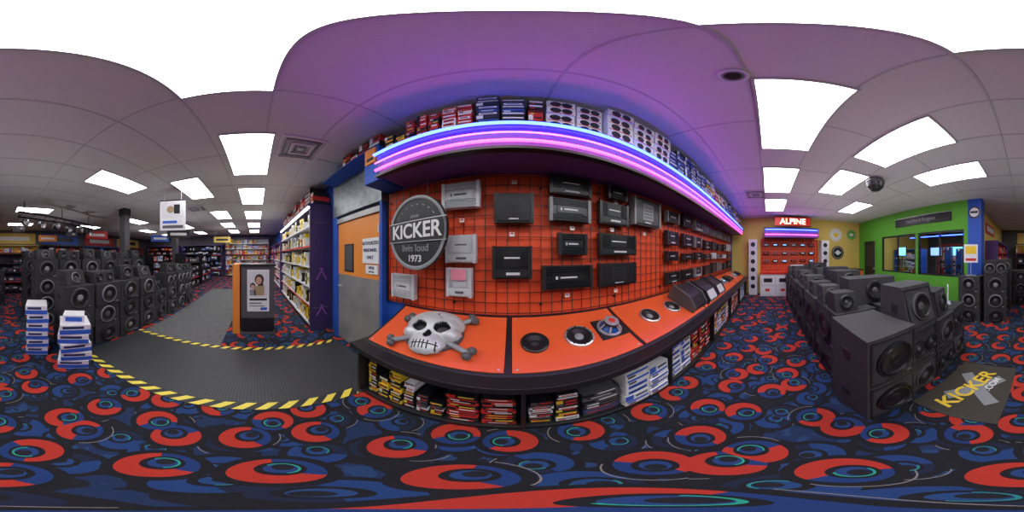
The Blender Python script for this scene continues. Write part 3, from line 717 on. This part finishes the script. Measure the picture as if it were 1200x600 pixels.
for k in range(4):
    y=-2.0+k*.58; b.box(XW-.556,XW-.55,y,y+.52,.08,.4,white); b.box(XW-.556,XW-.55,y,y+.52,.46,.8,white); b.box(XW-.562,XW-.556,y+.1,y+.42,.55,.7,black); b.box(XW-.562,XW-.556,y+.2,y+.36,.2,.3,red)
b.obj('white_display_cabinet')
for y0 in(-2.5,.42):
    b=M(); b.box(XW-.35,XW-.02,y0,y0+.34,0,2.2,offw)
    for k in range(6): b.lathe([(.09,0),(.085,.01),(.07,.004),(0,.004)],[dgray,black,black],18,T=at(XW-.351,y0+.17,.35+k*.33,Matrix.Rotation(RAD(-90),4,'Y')))
    b.obj('speaker_display_column',bevel=.01)
RY=Matrix.Rotation(RAD(-90),4,'Y')
for (y,z,r,a1,a2) in [(-2.95,2.5,.3,white,yellow),(-3.05,1.7,.3,black,white),(-3.75,2.55,.24,green,white)]:
    b=M(); b.lathe([(r,0),(r,.02),(r*.85,.02),(r*.8,.024),(r*.35,.024),(0,.03)],[a1,a1,a2,a1,a2],32,T=at(XW-.003,y,z,RY)); 
    b.box(XW-.035,XW-.02,y-r*.5,y+r*.5,z-.03,z+.03,a2); b.obj('round_wall_sign')
b=M(); b.box(-.35,.35,-.3,.3,0,1.0,orange); b.box(-.38,.38,-.33,.33,1.0,1.04,black); b.box(-.3,.3,-.31,-.3,.2,.8,white); b.box(-.2,.2,-.32,-.31,.4,.6,black); b.obj('display_pedestal',(5.7,-3.2,0),-90)
e=empty('long_wall_sign',(3.1,GY+.001,2.72),180)
b=M(); b.box(-1.1,1.1,-.03,0,-.14,.14,black); b.box(-1.12,1.12,-.035,0,.14,.155,silver); b.obj('board',parent=e)
text('rockford fosgate',.17,(0,-.032,.0),(90,0,0),mgray,e)
b=M(); b.lathe([(.17,0),(.17,.02),(.13,.022),(0,.03)],[white,black,white],28,T=FR); b.box(-.1,.1,-.04,-.02,-.03,.03,black); b.obj('round_wall_sign',(1.31,GY+.021,2.75),180)
b=shelving(3.0,2.2,.5,5,'rd',cw=.3,endp=red); b.obj('wall_shelving',(3.4,-8.4,0),180)
b=shelving(1.8,1.9,.5,4,'mix',cw=.3,endp=blue); b.obj('wall_shelving',(5.6,-6.4,0),180)
for p in [(3.4,-6.3),(5.2,-5.2),(2.6,-5.0)]: inst(pm,'ceiling_light_panel',(p[0],p[1],CH-.0002))
b=M(); b.cyl((-1.3,0,2.35),(1.3,0,2.35),.016,neonb,8); 
for x in (-1.2,1.2): b.cyl((x,0,2.35),(x,0,CH-.001),.006,black,6)
b.obj('neon_tube',(3.4,-5.6,0))
for (x,y,yw,s) in [(3.0,-7.0,185,cyan),(4.2,-7.0,175,screen),(5.6,-6.0,170,cyan),(2.0,-6.5,190,screen)]:
    b=M(); b.box(-.36,.36,0,.05,1.55,2.0,black); b.box(-.33,.33,-.004,0,1.58,1.97,s); b.box(-.03,.03,.01,.04,.05,1.55,dgray); b.box(-.25,.25,-.15,.2,0,.05,black); b.obj('television_on_stand',(x,y,0),yw)
b=shelving(3.5,2.1,.45,5,'rd',cw=.3); b.obj('wall_shelving',(1.38-.47,-7.4,0),-90)
b=M(); b.box(-.8,.8,-.02,0,2.4,2.8,red); b.box(-.6,.6,-.03,-.02,2.5,2.7,white); b.obj('wall_banner',(1.379,-6.5,0),-90)

# ------------------------------------------------------------ added upward spots to brighten the ceiling, no real fixtures
def up(x,y,z,e,c=(1,.96,.96)):
    l=bpy.data.lights.new('ceiling_fill_spot','SPOT'); l.energy=e; l.color=c; l.shadow_soft_size=0; l.spot_size=RAD(165); l.spot_blend=1
    o=bpy.data.objects.new('ceiling_fill_spot',l); scene.collection.objects.link(o); o.location=(x,y,z); o.rotation_euler=(RAD(180),0,0)
for (x,y,z,e) in [(1.2,-1.5,1.3,24),(3.6,-1.2,1.4,30),(5.2,-2.6,1.4,28),(2.4,-3.2,1.3,22),(-.9,-2.9,1.45,18),(-3.4,-2.7,1.45,18),(-6,-2.5,1.7,20),(-9,-1.5,1.7,20),(-3.2,.25,1.45,14),(-6,.3,1.6,18),(-2.5,-5.6,1.5,18),(-7,-6,1.7,20),(-10,-6,1.7,20)]:
    up(x,y,z,e)
w=bpy.data.worlds.new('World'); scene.world=w; w.use_nodes=True; w.node_tree.nodes['Background'].inputs[0].default_value=(.5,.5,.55,1); w.node_tree.nodes['Background'].inputs[1].default_value=.3

# ------------------------------------------------------------ camera
c=bpy.data.cameras.new('camera'); c.type='PANO'
try: c.cycles.panorama_type='EQUIRECTANGULAR'
except Exception as ex: print(ex)
try: c.panorama_type='EQUIRECTANGULAR'
except Exception as ex: print(ex)
c.clip_start=.02; c.clip_end=100
co=bpy.data.objects.new('camera',c); scene.collection.objects.link(co); co.location=(0,0,EYE); co.rotation_euler=(RAD(90),0,0)
scene.camera=co
